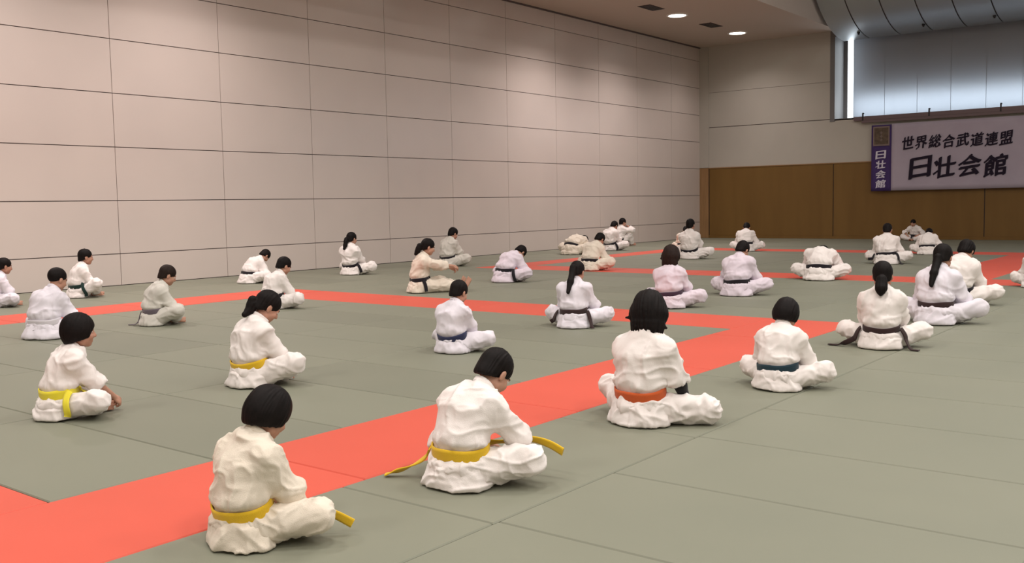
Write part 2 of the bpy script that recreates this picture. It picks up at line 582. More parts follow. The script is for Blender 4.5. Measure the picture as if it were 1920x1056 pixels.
# banner
BNY = RAILY - .055
BN0, BNL, BN1 = -10.98, -10.31, -3.6
BZ0, BZ1 = 1.67, 3.93


def sheet(name, x0, x1, z0, z1, m, parent=None, amp=.012):
    nx, nz = max(6, int((x1 - x0) / .12)), 14
    t = bmesh.new()
    g = {}
    for i in range(nx + 1):
        for j in range(nz + 1):
            x, z = x0 + (x1 - x0) * i / nx, z0 + (z1 - z0) * j / nz
            y = amp * math.sin(x * 3.1) * (1 - j / nz) + amp * .5 * math.sin(x * 7 + z * 2) * (1 - j / nz)
            for s in (0, 1):
                g[i, j, s] = t.verts.new((x, y + s * .006, z))
    for i in range(nx):
        for j in range(nz):
            t.faces.new((g[i, j, 0], g[i + 1, j, 0], g[i + 1, j + 1, 0], g[i, j + 1, 0]))
            t.faces.new((g[i, j + 1, 1], g[i + 1, j + 1, 1], g[i + 1, j, 1], g[i, j, 1]))
    for i in range(nx):
        t.faces.new((g[i, 0, 1], g[i + 1, 0, 1], g[i + 1, 0, 0], g[i, 0, 0]))
        t.faces.new((g[i, nz, 0], g[i + 1, nz, 0], g[i + 1, nz, 1], g[i, nz, 1]))
    for j in range(nz):
        t.faces.new((g[0, j, 0], g[0, j + 1, 0], g[0, j + 1, 1], g[0, j, 1]))
        t.faces.new((g[nx, j, 1], g[nx, j + 1, 1], g[nx, j + 1, 0], g[nx, j, 0]))
    me = bpy.data.meshes.new(name)
    t.to_mesh(me)
    t.free()
    for p in me.polygons:
        p.use_smooth = True
    return link(name, me, m, parent)


def lettering(txt, x0, x1, z0, z1, m, parent, bold=.02, shear=0.0, vertical=False, wob=0.0):
    """Set each character in its own cell and join them as one inscription mesh."""
    t = bmesh.new()
    n = len(txt)
    rg = random.Random(7)
    for i, ch in enumerate(txt):
        cu = bpy.data.curves.new('glyph', 'FONT')
        cu.body = ch
        cu.size = 1.0
        cu.extrude = .004
        cu.resolution_u = 3
        o = bpy.data.objects.new('glyph', cu)
        COL.objects.link(o)
        dg = bpy.context.evaluated_depsgraph_get()
        mm = bpy.data.meshes.new_from_object(o.evaluated_get(dg))
        bpy.data.objects.remove(o)
        bpy.data.curves.remove(cu)
        co = np.array([v.co[:] for v in mm.vertices])
        if vertical:
            hh = (z1 - z0) / n
            cx0, cx1, cz0, cz1 = x0, x1, z1 - (i + 1) * hh + hh * .06, z1 - i * hh - hh * .06
        else:
            ww = (x1 - x0) / n
            cx0, cx1, cz0, cz1 = x0 + i * ww + ww * .03, x0 + (i + 1) * ww - ww * .03, z0, z1
            dz = rg.uniform(-wob, wob)
            cz0, cz1 = cz0 + dz, cz1 + dz
        lo, hi = co.min(0), co.max(0)
        u = (co[:, 0] - lo[0]) / (hi[0] - lo[0]) - .5
        v = (co[:, 1] - lo[1]) / (hi[1] - lo[1]) - .5
        # hand-brushed look: strokes rise to the right and are drawn with a slanted broad nib
        for c in range(-2, 3):
            uu = u + c * bold * .5
            vv = v + c * bold * .32
            X = (cx0 + cx1) / 2 + (uu + shear * .5 * vv) * (cx1 - cx0) * .92
            Z = (cz0 + cz1) / 2 + (vv + shear * uu) * (cz1 - cz0) * (.95 - .25 * abs(shear))
            vs = [t.verts.new((X[k], -co[k, 2] - .0004 * (c + 2), Z[k])) for k in range(len(X))]
            for p in mm.polygons:
                try:
                    t.faces.new([vs[k] for k in p.vertices])
                except ValueError:
                    pass
        bpy.data.meshes.remove(mm)
    me = bpy.data.meshes.new('lettering')
    t.to_mesh(me)
    t.free()
    return link('lettering', me, m, parent)


ban = bpy.data.objects.new('banner', None)
COL.objects.link(ban)
ban.location = (0, BNY, 0)
tag(ban, 'wide pale dojo banner with black brush lettering and purple left strip hanging from rail', 'banner')
sheet('white_cloth', BNL, BN1, BZ0, BZ1, M['banner_white'], ban)
sheet('purple_strip', BN0, BNL - .004, BZ0 - .01, BZ1 - .02, M['banner_purple'], ban)
t = lettering('世界総合武道連盟', -9.98, -6.54, 3.04, 3.49, M['ink'], ban, .028, .14, False, .02)
t.location.y = -.028
t = lettering('日壮会館', -9.74, -6.68, 2.06, 2.80, M['ink'], ban, .036, .14, False, .03)
t.location.y = -.028
t = lettering('日壮会館', BN0 + .15, BNL - .17, 1.74, 3.06, M['letter_white'], ban, .035, .1, True)
t.location.y = -.028
b = MB()
b.box(BN0 + .06, BNL - .06, -.030, -.016, 3.20, 3.86, 1, .003)
b.box(BN0 + .10, BNL - .10, -.034, -.026, 3.25, 3.81, 0, .003)
emb = b.build('emblem', [M['emblem_gold'], M['emblem_edge']], ban)
b = MB()
for zz in (3.64, 3.52, 3.40):
    b.box(-10.69, -10.60, -.038, -.033, zz - .012, zz + .012, 0, .002)
    b.box(-10.66, -10.63, -.038, -.033, zz - .045, zz + .045, 0, .002)
b.build('emblem_mark', M['emblem_edge'], emb)

# ------------------------------------------------------------------ figures: signed-distance solids turned into smooth meshes
V = lambda *a: np.array(a, float)


def unit(v):
    v = np.asarray(v, float)
    return v / max(1e-9, np.linalg.norm(v))


def hash3(i, j, k, seed):
    n = (i * 73856093) ^ (j * 19349663) ^ (k * 83492791) ^ (seed * 2654435761 & 0x7fffffff)
    n = (n ^ (n >> 13)) * 1274126177 & 0x7fffffff
    n = (n ^ (n >> 16)) & 0xffff
    return n / 65535.0


def noise(P, seed=0):
    """Smooth value noise, 0..1."""
    Pf = np.floor(P)
    I = Pf.astype(np.int64)
    f = P - Pf
    u = f * f * f * (f * (f * 6 - 15) + 10)
    r = 0
    for a in (0, 1):
        wa = u[:, 0] if a else 1 - u[:, 0]
        for b_ in (0, 1):
            wb = u[:, 1] if b_ else 1 - u[:, 1]
            for c_ in (0, 1):
                wc = u[:, 2] if c_ else 1 - u[:, 2]
                r = r + wa * wb * wc * hash3(I[:, 0] + a, I[:, 1] + b_, I[:, 2] + c_, seed)
    return r


def ridge(P, seed):
    return (1 - np.abs(2 * noise(P, seed) - 1) * 1.15) ** 2


class Solid:
    def __init__(self):
        self.ops = []

    def add(self, fn, lo, hi, k=0.03, op='u'):
        self.ops.append((op, fn, np.asarray(lo, float), np.asarray(hi, float), k))

    def cone(self, p0, p1, r0, r1, k=0.03, L=None, op='u'):
        p0, p1 = np.asarray(p0, float), np.asarray(p1, float)
        d = p1 - p0
        l2 = max(1e-9, d @ d)
        if L is None:
            def fn(P):
                Q = P - p0
                t = np.clip(Q @ d / l2, 0, 1)
                return np.linalg.norm(Q - t[:, None] * d, axis=1) - (r0 + (r1 - r0) * t)
            m = max(r0, r1)
        else:
            L = unit(L)
            (a0, b0), (a1, b1) = r0, r1

            def fn(P):
                Q = P - p0
                t = np.clip(Q @ d / l2, 0, 1)
                Q = Q - t[:, None] * d
                l = Q @ L
                o2 = np.maximum((Q * Q).sum(1) - l * l, 0)
                a = a0 + (a1 - a0) * t
                b2 = b0 + (b1 - b0) * t
                k0 = np.sqrt((l / a) ** 2 + o2 / b2 ** 2)
                k1 = np.sqrt((l / a ** 2) ** 2 + o2 / b2 ** 4)
                return np.where(k1 < 1e-6, -np.minimum(a, b2), k0 * (k0 - 1) / np.maximum(k1, 1e-6))
            m = max(a0, b0, a1, b1)
        self.add(fn, np.minimum(p0, p1) - m, np.maximum(p0, p1) + m, k, op)

    def ell(self, c, r, Rm=None, k=0.03, op='u'):
        c, r = np.asarray(c, float), np.asarray(r, float)
        Rm = np.eye(3) if Rm is None else Rm

        def fn(P):
            Q = (P - c) @ Rm
            k0 = np.sqrt(((Q / r) ** 2).sum(1))
            k1 = np.sqrt(((Q / r ** 2) ** 2).sum(1))
            return np.where(k1 < 1e-6, -r.min(), k0 * (k0 - 1) / np.maximum(k1, 1e-6))
        e = np.abs(Rm) @ r if False else np.full(3, r.max())
        self.add(fn, c - e, c + e, k, op)

    def plane(self, p, n, k=0.004):
        """Keep the side the normal points away from."""
        p, n = np.asarray(p, float), unit(n)
        self.ops.append(('i', lambda P: (P - p) @ n, None, None, k))

    @staticmethod
    def _mix(op, a, b_, k):
        if op == 'u':
            h = np.clip(.5 + .5 * (a - b_) / k, 0, 1)
            return a + (b_ - a) * h - k * h * (1 - h)
        if op == 's':
            b_ = -b_
        h = np.clip(.5 - .5 * (a - b_) / k, 0, 1)
        return a + (b_ - a) * h + k * h * (1 - h)

    def at(self, P):
        P = np.atleast_2d(np.asarray(P, float))
        F = np.full(len(P), 0.5)
        for op, fn, lo, hi, k in self.ops:
            F = self._mix(op, F, fn(P), k)
        return F

    def grad(self, P):
        e = 0.003
        G = np.stack([self.at(P + e * np.eye(3)[i]) - self.at(P - e * np.eye(3)[i]) for i in range(3)], 1)
        return G / np.maximum(1e-9, np.linalg.norm(G, axis=1))[:, None]

    def mesh(self, h):
        lo = np.min([o[2] for o in self.ops if o[0] == 'u'], axis=0) - 3 * h
        hi = np.max([o[3] for o in self.ops if o[0] == 'u'], axis=0) + 3 * h
        n = np.ceil((hi - lo) / h).astype(int) + 1
        ax = [lo[i] + h * np.arange(n[i]) for i in range(3)]
        F = np.full(n, 0.12)
        mar = 0.065
        for op, fn, l, u, k in self.ops:
            if l is None:
                s = (slice(None),) * 3
            else:
                i0 = np.clip(np.floor((l - mar - lo) / h).astype(int), 0, n)
                i1 = np.clip(np.ceil((u + mar - lo) / h).astype(int) + 1, 0, n)
                s = tuple(slice(i0[i], i1[i]) for i in range(3))
            X, Y, Z = np.meshgrid(ax[0][s[0]], ax[1][s[1]], ax[2][s[2]], indexing='ij')
            if X.size == 0:
                continue
            d = fn(np.stack([X.ravel(), Y.ravel(), Z.ravel()], 1)).reshape(X.shape)
            F[s] = self._mix(op, F[s], d, k)
        F[0], F[-1] = .1, .1
        F[:, 0], F[:, -1] = .1, .1
        F[:, :, 0], F[:, :, -1] = .1, .1
        return surface_nets(F, lo, h)


def surface_nets(F, lo, h):
    S = F < 0
    n = np.array(F.shape)
    c = [(a, b_, d) for a in (0, 1) for b_ in (0, 1) for d in (0, 1)]
    sl = lambda o: tuple(slice(o[i], n[i] - 1 + o[i]) for i in range(3))
    cnt = sum(S[sl(o)].astype(np.int8) for o in c)
    mask = (cnt > 0) & (cnt < 8)
    I = np.argwhere(mask)
    idx = np.full(mask.shape, -1, np.int64)
    idx[mask] = np.arange(len(I))
    acc = np.zeros((len(I), 3))
    num = np.zeros(len(I))
    vals = {o: F[I[:, 0] + o[0], I[:, 1] + o[1], I[:, 2] + o[2]] for o in c}
    for o in c:
        for a in range(3):
            if o[a]:
                continue
            o2 = tuple(1 if i == a else o[i] for i in range(3))
            f0, f1 = vals[o], vals[o2]
            m = (f0 < 0) != (f1 < 0)
            t = f0[m] / (f0[m] - f1[m])
            p = np.tile(np.array(o, float), (m.sum(), 1))
            p[:, a] += t
            acc[m] += p
            num[m] += 1
    Vt = lo + h * (I + acc / num[:, None])
    quads = []
    for a in range(3):
        s0 = [slice(None)] * 3
        s1 = [slice(None)] * 3
        s0[a] = slice(0, n[a] - 1)
        s1[a] = slice(1, n[a])
        ch = S[tuple(s0)] != S[tuple(s1)]
        E = np.argwhere(ch)
        b_, d = (a + 1) % 3, (a + 2) % 3
        ok = (E[:, b_] > 0) & (E[:, d] > 0) & (E[:, b_] < n[b_] - 1) & (E[:, d] < n[d] - 1)
        E = E[ok]
        inside = S[E[:, 0], E[:, 1], E[:, 2]]

        def ci(db, dd):
            Q = E.copy()
            Q[:, b_] += db
            Q[:, d] += dd
            return idx[Q[:, 0], Q[:, 1], Q[:, 2]]
        q4 = np.stack([ci(-1, -1), ci(0, -1), ci(0, 0), ci(-1, 0)], 1)
        q4[~inside] = q4[~inside][:, ::-1]
        quads.append(q4)
    return Vt, np.concatenate(quads)


def normals(Vt, Q):
    fn = np.cross(Vt[Q[:, 2]] - Vt[Q[:, 0]], Vt[Q[:, 3]] - Vt[Q[:, 1]])
    N = np.zeros_like(Vt)
    for i in range(4):
        for a in range(3):
            N[:, a] += np.bincount(Q[:, i], fn[:, a], len(Vt))
    return N / np.maximum(1e-12, np.linalg.norm(N, axis=1))[:, None]


def relax(Vt, Q, it=2, w=.5):
    for _ in range(it):
        A = np.zeros_like(Vt)
        c = np.zeros(len(Vt))
        for i in range(4):
            for j in (1, 3):
                k = (i + j) % 4
                for a in range(3):
                    A[:, a] += np.bincount(Q[:, i], Vt[Q[:, k], a], len(Vt))
                c += np.bincount(Q[:, i], minlength=len(Vt))
        Vt = Vt * (1 - w) + w * A / np.maximum(c, 1)[:, None]
    return Vt


def quad_mesh(name, Vt, Q, mi=None):
    me = bpy.data.meshes.new(name)
    me.vertices.add(len(Vt))
    me.vertices.foreach_set('co', np.ascontiguousarray(Vt, np.float32).ravel())
    me.loops.add(Q.size)
    me.loops.foreach_set('vertex_index', np.ascontiguousarray(Q, np.int32).ravel())
    me.polygons.add(len(Q))
    me.polygons.foreach_set('loop_start', np.arange(0, Q.size, 4, dtype=np.int32))
    me.polygons.foreach_set('use_smooth', np.ones(len(Q), bool))
    if mi is not None:
        me.polygons.foreach_set('material_index', np.asarray(mi, np.int32))
    me.update(calc_edges=True)
    me.validate()
    return me


def smooth_path(pts, n=8):
    pts = [np.asarray(p, float) for p in pts]
    out = []
    for i in range(len(pts) - 1):
        p0, p1, p2, p3 = pts[max(i - 1, 0)], pts[i], pts[i + 1], pts[min(i + 2, len(pts) - 1)]
        for j in range(n):
            t = j / n
            out.append(.5 * (2 * p1 + (p2 - p0) * t + (2 * p0 - 5 * p1 + 4 * p2 - p3) * t * t + (3 * p1 - p0 - 3 * p2 + p3) * t ** 3))
    out.append(pts[-1])
    return np.array(out)


def ribbon(path, side, w, th, closed=False):
    """Sweep a flat strap; side[i] is the direction of its width."""
    path = np.asarray(path)
    n = len(path)
    nx = np.roll(path, -1, 0) - np.roll(path, 1, 0)
    if not closed:
        nx[0], nx[-1] = path[1] - path[0], path[-1] - path[-2]
    T = nx / np.maximum(1e-9, np.linalg.norm(nx, axis=1))[:, None]
    S = np.asarray(side, float)
    S = S - (S * T).sum(1)[:, None] * T
    S /= np.maximum(1e-9, np.linalg.norm(S, axis=1))[:, None]
    N = np.cross(T, S)
    ring = [(-.5, -.5), (-.25, -.62), (.25, -.62), (.5, -.5), (.5, .5), (.25, .62), (-.25, .62), (-.5, .5)]
    Vt = np.concatenate([path + S * w * a + N * th * b_ for a, b_ in ring])
    m = len(ring)
    Q = []
    for i in range(n if closed else n - 1):
        j = (i + 1) % n
        for k in range(m):
            l = (k + 1) % m
            Q.append((k * n + i, k * n + j, l * n + j, l * n + i))
    if not closed:
        for i in (0, n - 1):
            r = [k * n + i for k in range(m)]
            for a, b_, c_, d in ((0, 1, 6, 7), (1, 2, 5, 6), (2, 3, 4, 5)):
                Q.append((r[a], r[b_], r[c_], r[d]) if i else (r[d], r[c_], r[b_], r[a]))
    return Vt, np.array(Q)[:, ::-1]


def rotz(a):
    return np.array([[math.cos(a), -math.sin(a), 0], [math.sin(a), math.cos(a), 0], [0, 0, 1]])


def rotx(a):
    return np.array([[1, 0, 0], [0, math.cos(a), -math.sin(a)], [0, math.sin(a), math.cos(a)]])


def roty(a):
    return np.array([[math.cos(a), 0, math.sin(a)], [0, 1, 0], [-math.sin(a), 0, math.cos(a)]])


def two_bone(a, t, l1, l2, pole):
    """Middle joint and (clamped) end of a two-bone limb."""
    a, t = np.asarray(a, float), np.asarray(t, float)
    d = t - a
    L = np.linalg.norm(d)
    u = d / L
    Lc = min(max(L, abs(l1 - l2) + .02), (l1 + l2) * .995)
    t = a + u * Lc
    x = (l1 * l1 - l2 * l2 + Lc * Lc) / (2 * Lc)
    y = math.sqrt(max(0, l1 * l1 - x * x))
    p = np.asarray(pole, float)
    p = unit(p - (p @ u) * u)
    return a + u * x + p * y, t


DEF = dict(yaw=0, lean=(6, 22, 38), side=0, twist=0, head=(32, 0), tilt=0, hs=1.10, s=None, kid=False,
           hair='short', hair_mat='hair_black', gi='white', belt='black', belt_h=.060, sleeve=.72,
           ank=((.055, .30), (-.055, .30)), pole=((1, .16, .30), (-1, .16, .30)), legs=(.365, .355), ankz=(.055, .055),
           foot=((-.02, 1, 0), (.02, 1, 0)), hand=((.075, .34, .13), (-.075, .34, .13)), elbow=((1, -.25, -.25), (-1, -.25, -.25)),
           grip=(45, 45), tails=None, tie=None, rear=.16, girth=1.06, skirt=1.0, hx=None, fat=1.0, under=False, shoulder=.165, seed=1)


def build_person(px, py, top, label, **kw):
    P = dict(DEF)
    P.update(kw)
    if P['kid']:
        for k, v in (('hs', 1.20), ('legs', (.36, .35)), ('belt_h', .078), ('shoulder', .158)):
            if k not in kw:
                P[k] = v
        if 'hand' not in kw:
            P['hand'] = ((.07, .32, .13), (-.07, .32, .13))
        if 'ank' not in kw:
            P['ank'] = ((.05, .28), (-.05, .28))
    # ---------- skeleton, leaned so that the head stands over column P['hx'] and sized to reach row `top`
    up = V(0, 0, 1)
    yaw = math.radians(P['yaw'])
    RZ = rotz(yaw)
    base = floor_at(px, py)
    hp, hy = P['head']
    hs = P['hs']
    Rh = rotz(math.radians(hy)) @ rotx(-math.radians(hp)) @ roty(math.radians(P['tilt']))
    lx = rotz(math.radians(P['twist'])) @ V(1, 0, 0)
    LXm = rotz(math.radians(P['twist'] * .5)) @ V(1, 0, 0)

    def pose(dl, ds, s):
        ll = math.radians(P['side'] + ds)

        def sd(a):
            a = math.radians(a)
            return unit(V(math.sin(ll) * math.cos(a), math.sin(a), math.cos(a) * math.cos(ll)))
        a0, a1, a2 = [a + dl * w_ for a, w_ in zip(P['lean'], (1.1, 1.0, .5))]
        a0 = max(a0, -13)
        S0 = V(0, 0, .115)
        d0, d1, d2 = sd(a0), sd(a1), sd(a2)
        S1 = S0 + .165 * d0
        S2 = S1 + .175 * d1
        S3 = S2 + .165 * d2
        LX = unit(lx - V(0, 0, math.sin(ll)))
        dn = sd(a2 * .55 + hp * .35)
        HB = S3 + dn * (.040 + .012 * hs)                               # skull base
        HC = HB + Rh @ V(0, .015, .078) * hs                            # head centre
        cand = [HC + Rh @ V(0, y, z) * hs for y, z in ((-.02, .138), (.06, .11), (-.10, .09), (-.12, .03))] + [S3 + V(0, 0, .09), S2 + V(0, 0, .13)]
        topp = max(cand, key=lambda c: c[2])
        for _ in range(12):
            root = base + RZ @ V(0, P['rear'] * s, 0)
            root = root + CR * V(1, 1, 0) * (px - pixel_of(root)[0]) * np.linalg.norm(root) / F_PX
            root[2] = 0
            if P['s']:
                break
            s *= 1 + .8 * (pixel_of(root + RZ @ (topp * s))[1] - top) / max(20.0, py - top)
        return S0, S1, S2, S3, d0, d1, d2, LX, dn, HB, HC, root, s
    dl = ds = 0.0
    s = P['s'] or .85
    if P['hx']:
        q = pose(0, 0, s)
        px += .6 * (P['hx'] - pixel_of(q[11] + RZ @ (q[10] * q[12]))[0])
        rel = math.degrees(YAW - math.atan((px - 960) / F_PX)) - P['yaw']
        for _ in range(8):
            err = [P['hx'] - pixel_of(q[11] + RZ @ (q[10] * q[12]))[0] for q in [pose(dl, ds, s)]][0]
            step = 3.0
            if rel > 24:
                e2 = P['hx'] - pixel_of([q[11] + RZ @ (q[10] * q[12]) for q in [pose(dl + step, ds, s)]][0])[0]
                dl = min(max(dl - err * step / (e2 - err), -24), 18) if abs(e2 - err) > 1e-6 else dl
            else:
                e2 = P['hx'] - pixel_of([q[11] + RZ @ (q[10] * q[12]) for q in [pose(dl, ds + step, s)]][0])[0]
                ds = min(max(ds - err * step / (e2 - err), -5), 5) if abs(e2 - err) > 1e-6 else ds
    S0, S1, S2, S3, d0, d1, d2, LX, dn, HB, HC, root, s = pose(dl, ds, s)
    dist = np.linalg.norm(root - V(0, 0, CAM_H))
    vx = dist / F_PX
    hb = min(max(1.7 * vx, .0062), .0125) / QUALITY / s                # voxel of the body
    hc = min(max(2.4 * vx, .0062), .0140) / QUALITY / s                # voxel of the clothes
    seed = P['seed']
    print('%-70s s=%.2f dist=%.1f dl=%.0f ds=%.0f' % (label[:70], s, dist, dl, ds))
    # ---------- limbs
    sh = [S3 - .112 * d2 + LX * P['shoulder'] * sg for sg in (1, -1)]
    arms = []
    for i, sg in enumerate((1, -1)):
        e, w = two_bone(sh[i], P['hand'][i], .265, .235, P['elbow'][i])
        arms.append((sh[i], e, w))
    legs = []
    for i, sg in enumerate((1, -1)):
        hip = V(.085 * sg, .01, .105)
        an = V(*P['ank'][i], P['ankz'][i])
        k_, a_ = two_bone(hip, an, P['legs'][0], P['legs'][1], P['pole'][i])
        k_[2] = max(k_[2], .075)
        legs.append((hip, k_, a_))
    g = P['girth']

    # ---------- body: one continuous skin
    B = Solid()
    B.cone(S0, S1, (.125 * g, .085 * g), (.115 * g, .075 * g), .04, LXm)
    B.cone(S1, S2, (.115 * g, .075 * g), (.135 * g, .085 * g), .04, LXm)
    B.cone(S2, S3 - .03 * d2, (.135 * g, .085 * g), (.07, .05), .04, LX)
    B.cone(S3 - .03 * d2, HB + Rh @ V(0, 0, .02), .047 * (1 + (hs - 1) * .3), .047 * (1 + (hs - 1) * .5), .03)
    for i, sg in enumerate((1, -1)):
        a, e, w = arms[i]
        B.cone(S3 - .03 * d2, a, .045, .048, .03)
        B.cone(a, e, .046, .036, .02)
        B.cone(e, w, .035, .024, .015)
        hip, kn, an = legs[i]
        B.cone(hip, kn, .075, .052, .03)
        B.cone(kn, an, .050, .033, .02)
    # head
    X = lambda x, y, z: HC + Rh @ V(x, y, z) * hs
    B.ell(X(0, -.014, .030), V(.073, .092, .086) * hs, Rh, .02)
    B.ell(X(0, .026, -.040), V(.059, .064, .066) * hs, Rh, .025 * hs)
    B.ell(X(0, .058, -.088), V(.027, .024, .020) * hs, Rh, .022 * hs)
    B.cone(X(-.045, .02, -.062), X(.045, .02, -.062), .022 * hs, .022 * hs, .03 * hs)
    for sg in (1, -1):
        B.ell(X(.033 * sg, .066, -.030), V(.024, .020, .022) * hs, Rh, .02 * hs)     # cheeks
        B.ell(X(.031 * sg, .091, .002), V(.016, .010, .009) * hs, Rh, .012 * hs, 's')   # eye sockets
        B.ell(X(.031 * sg, .071, .002), V(.0125, .0125, .0115) * hs, Rh, .003 * hs)   # eyeballs
        B.ell(X(.075 * sg, -.004, -.012), V(.010, .021, .032) * hs, Rh @ rotz(sg * .35), .006 * hs)   # ears
    B.cone(X(-.030, .078, .022), X(.030, .078, .022), .010 * hs, .010 * hs, .018 * hs)
    B.cone(X(0, .086, .006), X(0, .102, -.026), .008 * hs, .0125 * hs, .012 * hs)
    B.cone(X(-.011, .092, -.030), X(.011, .092, -.030), .008 * hs, .008 * hs, .008 * hs)
    B.cone(X(-.016, .083, -.056), X(.016, .083, -.056), .0065 * hs, .0065 * hs, .006 * hs)
    B.cone(X(-.014, .081, -.067), X(.014, .081, -.067), .007 * hs, .007 * hs, .006 * hs)
    # hands: palm, four unequal bent fingers and a side thumb each
    hand_pts = []
    for i, sg in enumerate((1, -1)):
        a, e, w = arms[i]
        F = unit(unit(w - e) + V(0, .25, -.35))
        n0 = unit(V(-.6 * sg, .1, -.8))                                # palm looks down and inward
        n0 = unit(n0 - (n0 @ F) * F)
        Sd = np.cross(F, n0) * sg                                      # thumb side
        if Sd @ V(-sg, .6, .3) < 0:
            Sd = -Sd
        kk = .92 if P['kid'] else 1.0
        Rp = np.stack([Sd, F, n0], 1)
        B.ell(w + F * .046 * kk, V(.038, .050, .0165) * kk, Rp, .012)
        gc = math.radians(P['grip'][i])
        for q, (off, ln, rr) in enumerate(((.027, .036, .0088), (.009, .040, .0092), (-.009, .037, .0088), (-.026, .030, .0078))):
            p0 = w + (F * (.078 - abs(off) * .25) + Sd * off) * kk
            ang = 0
            for sg_i, (lf, mul) in enumerate(((1, .75), (.72, 1.1), (.55, .7))):
                ang += gc * mul
                dr = F * math.cos(ang) + n0 * math.sin(ang) + Sd * off * 1.6
                p1 = p0 + unit(dr) * ln * lf * kk
                p1[2] = max(p1[2], .012)
                B.cone(p0, p1, rr * (1 - .09 * sg_i), rr * (1 - .09 * sg_i - .07), .004 if sg_i else .007)
                p0 = p1
            hand_pts.append(p0)
        p0 = w + (F * .026 + Sd * .026) * kk
        for ln, an in ((.040, .75), (.030, .35), (.024, .1)):
            dr = unit(Sd * math.sin(an) + F * math.cos(an) + n0 * .35)
            p1 = p0 + dr * ln * kk
            p1[2] = max(p1[2], .012)
            B.cone(p0, p1, .0108, .0095, .008)
            p0 = p1
    # feet with toes
    for i, sg in enumerate((1, -1)):
        hip, kn, an = legs[i]
        F = unit(V(*P['foot'][i]))
        sole = unit(V(-sg * .8, 0, -.45)) if abs(F[0]) < .7 else V(0, 0, -1)
        sole = unit(sole - (sole @ F) * F)
        Sd = np.cross(F, sole)
        if Sd @ up < 0:
            Sd = -Sd
        fl = .90 if P['kid'] else 1.0
        ball = an + F * .125 * fl + sole * .018
        B.ell(an - F * .03 + sole * .018, V(.030, .036, .034), None, .02)
        B.cone(an, ball, (.034, .030), (.042, .018), .02, Sd)
        for q in range(5):
            o = (q - 2) * .0165
            p0 = ball + Sd * o + F * .012
            B.cone(p0, p0 + F * (.040 - abs(q - 3) * .004 + (q == 4) * .006) * fl, .0095 + (q == 4) * .004, .0085 + (q == 4) * .003, .006)
    B.plane(V(0, 0, .004), V(0, 0, -1))
    Vt, Q = B.mesh(hb)
    C = Vt[Q].mean(1)
    loc = (C - HC) @ Rh / hs
    mi = np.zeros(len(Q), int)
    lp = (np.abs(loc[:, 0]) < .020) & (loc[:, 1] > .080) & (loc[:, 2] < -.052) & (loc[:, 2] > -.072)
    mi[lp] = 1
    for sg in (1, -1):
        dd = np.abs(loc - V(.031 * sg, .075, .002))
        ey = (dd[:, 0] < .0115) & (dd[:, 1] < .022) & (dd[:, 2] < .0055)
        mi[ey] = 2
        mi[ey & (dd[:, 0] < .0052)] = 3
        br = (np.abs(loc[:, 0] - .033 * sg) < .017) & (np.abs(loc[:, 2] - .0235 + 2.2 * (loc[:, 0] * sg - .033) ** 2 * 6) < .0042) & (loc[:, 1] > .06)
        mi[br] = 3
    me = quad_mesh('person', Vt * s, Q, mi)
    person = link('person', me, [M['skin'], M['lip'], M['eye_white'], M['eye_dark']])
    person.location = root
    person.rotation_euler = (0, 0, yaw)
    tag(person, label, 'person', 'martial arts students sitting on the mats')

    gi = GI[P['gi']]
    # ---------- trousers
    T = Solid()
    T.ell(V(0, -.015, .125), V(.190 * g, .150 * g, .120), None, .04)
    for i in (0, 1):
        hip, kn, an = legs[i]
        T.cone(hip, kn, .112 * g, .086, .05)
        T.cone(kn, kn + (an - kn) * .5, .086, .080, .04)
        T.cone(kn + (an - kn) * .5, kn + (an - kn) * .86, .074, .070, .03)
        e = kn + (an - kn) * .86
        T.cone(e + unit(an - kn) * .045, e + unit(an - kn) * .2, .046, .060, .006, None, 's')
    T.plane(V(0, 0, .006), V(0, 0, -1))
    Vt, Q = T.mesh(hc)
    N = normals(Vt, Q)
    W = Vt + noise(Vt * 6, seed + 5)[:, None] * .12
    cr = ridge(W * V(7, 7, 17), seed + 11) ** 1.5 * .7 + ridge(W * V(15, 11, 7), seed + 12) ** 1.5 * .6 + ridge(W * V(30, 26, 20), seed + 13) * .15
    Vt = Vt + N * (.024 * (cr - .36))[:, None]
    Vt[:, 2] = np.maximum(Vt[:, 2], .006)
    link('trousers', quad_mesh('trousers', relax(Vt, Q, 1, .3) * s, Q), gi, person)

    # ---------- jacket
    BT = S0 + (S1 - S0) * .62                                           # where the belt goes round
    J = Solid()
    low = S0 + V(0, -.035, -.10)
    sk = P['skirt']
    J.cone(low, S0 + d0 * .03, (.225 * g * sk, .165 * g * sk), (.190 * g, .142 * g), .03, LXm)
    J.cone(S0 + d0 * .03, BT, (.185 * g, .138 * g), (.150 * g, .108 * g), .03, LXm)
    J.cone(BT, BT + d0 * .06, (.150 * g, .108 * g), (.172 * g, .128 * g), .015, LXm)
    J.cone(BT + d0 * .06, S2 - .02 * d1, (.172 * g, .128 * g), (.178 * g, .122 * g), .04, LXm)
    J.cone(S2 - .02 * d1, S3 - .055 * d2, (.178 * g, .120 * g), (.105 * g, .080), .06, LX)
    for i, sg in enumerate((1, -1)):
        a, e, w = arms[i]
        J.cone(S3 - .035 * d2, a, .066, .074, .07)
        t = (P['sleeve'] - .5) * 2
        if t >= 0:
            J.cone(a, e, .080, .076, .05)
        if t >= 0:
            c1 = e + (w - e) * t
            J.cone(e, c1, .076, .070, .03)
            J.cone(c1 - unit(w - e) * .02, c1 + unit(w - e) * .15, .050, .085, .006, None, 's')
        else:
            c1 = a + (e - a) * (1 + t * .6)
            J.cone(a, c1, .078, .072, .05)
            J.cone(c1 + unit(e - a) * .02, c1 + unit(e - a) * .25, .055, .110, .006, None, 's')
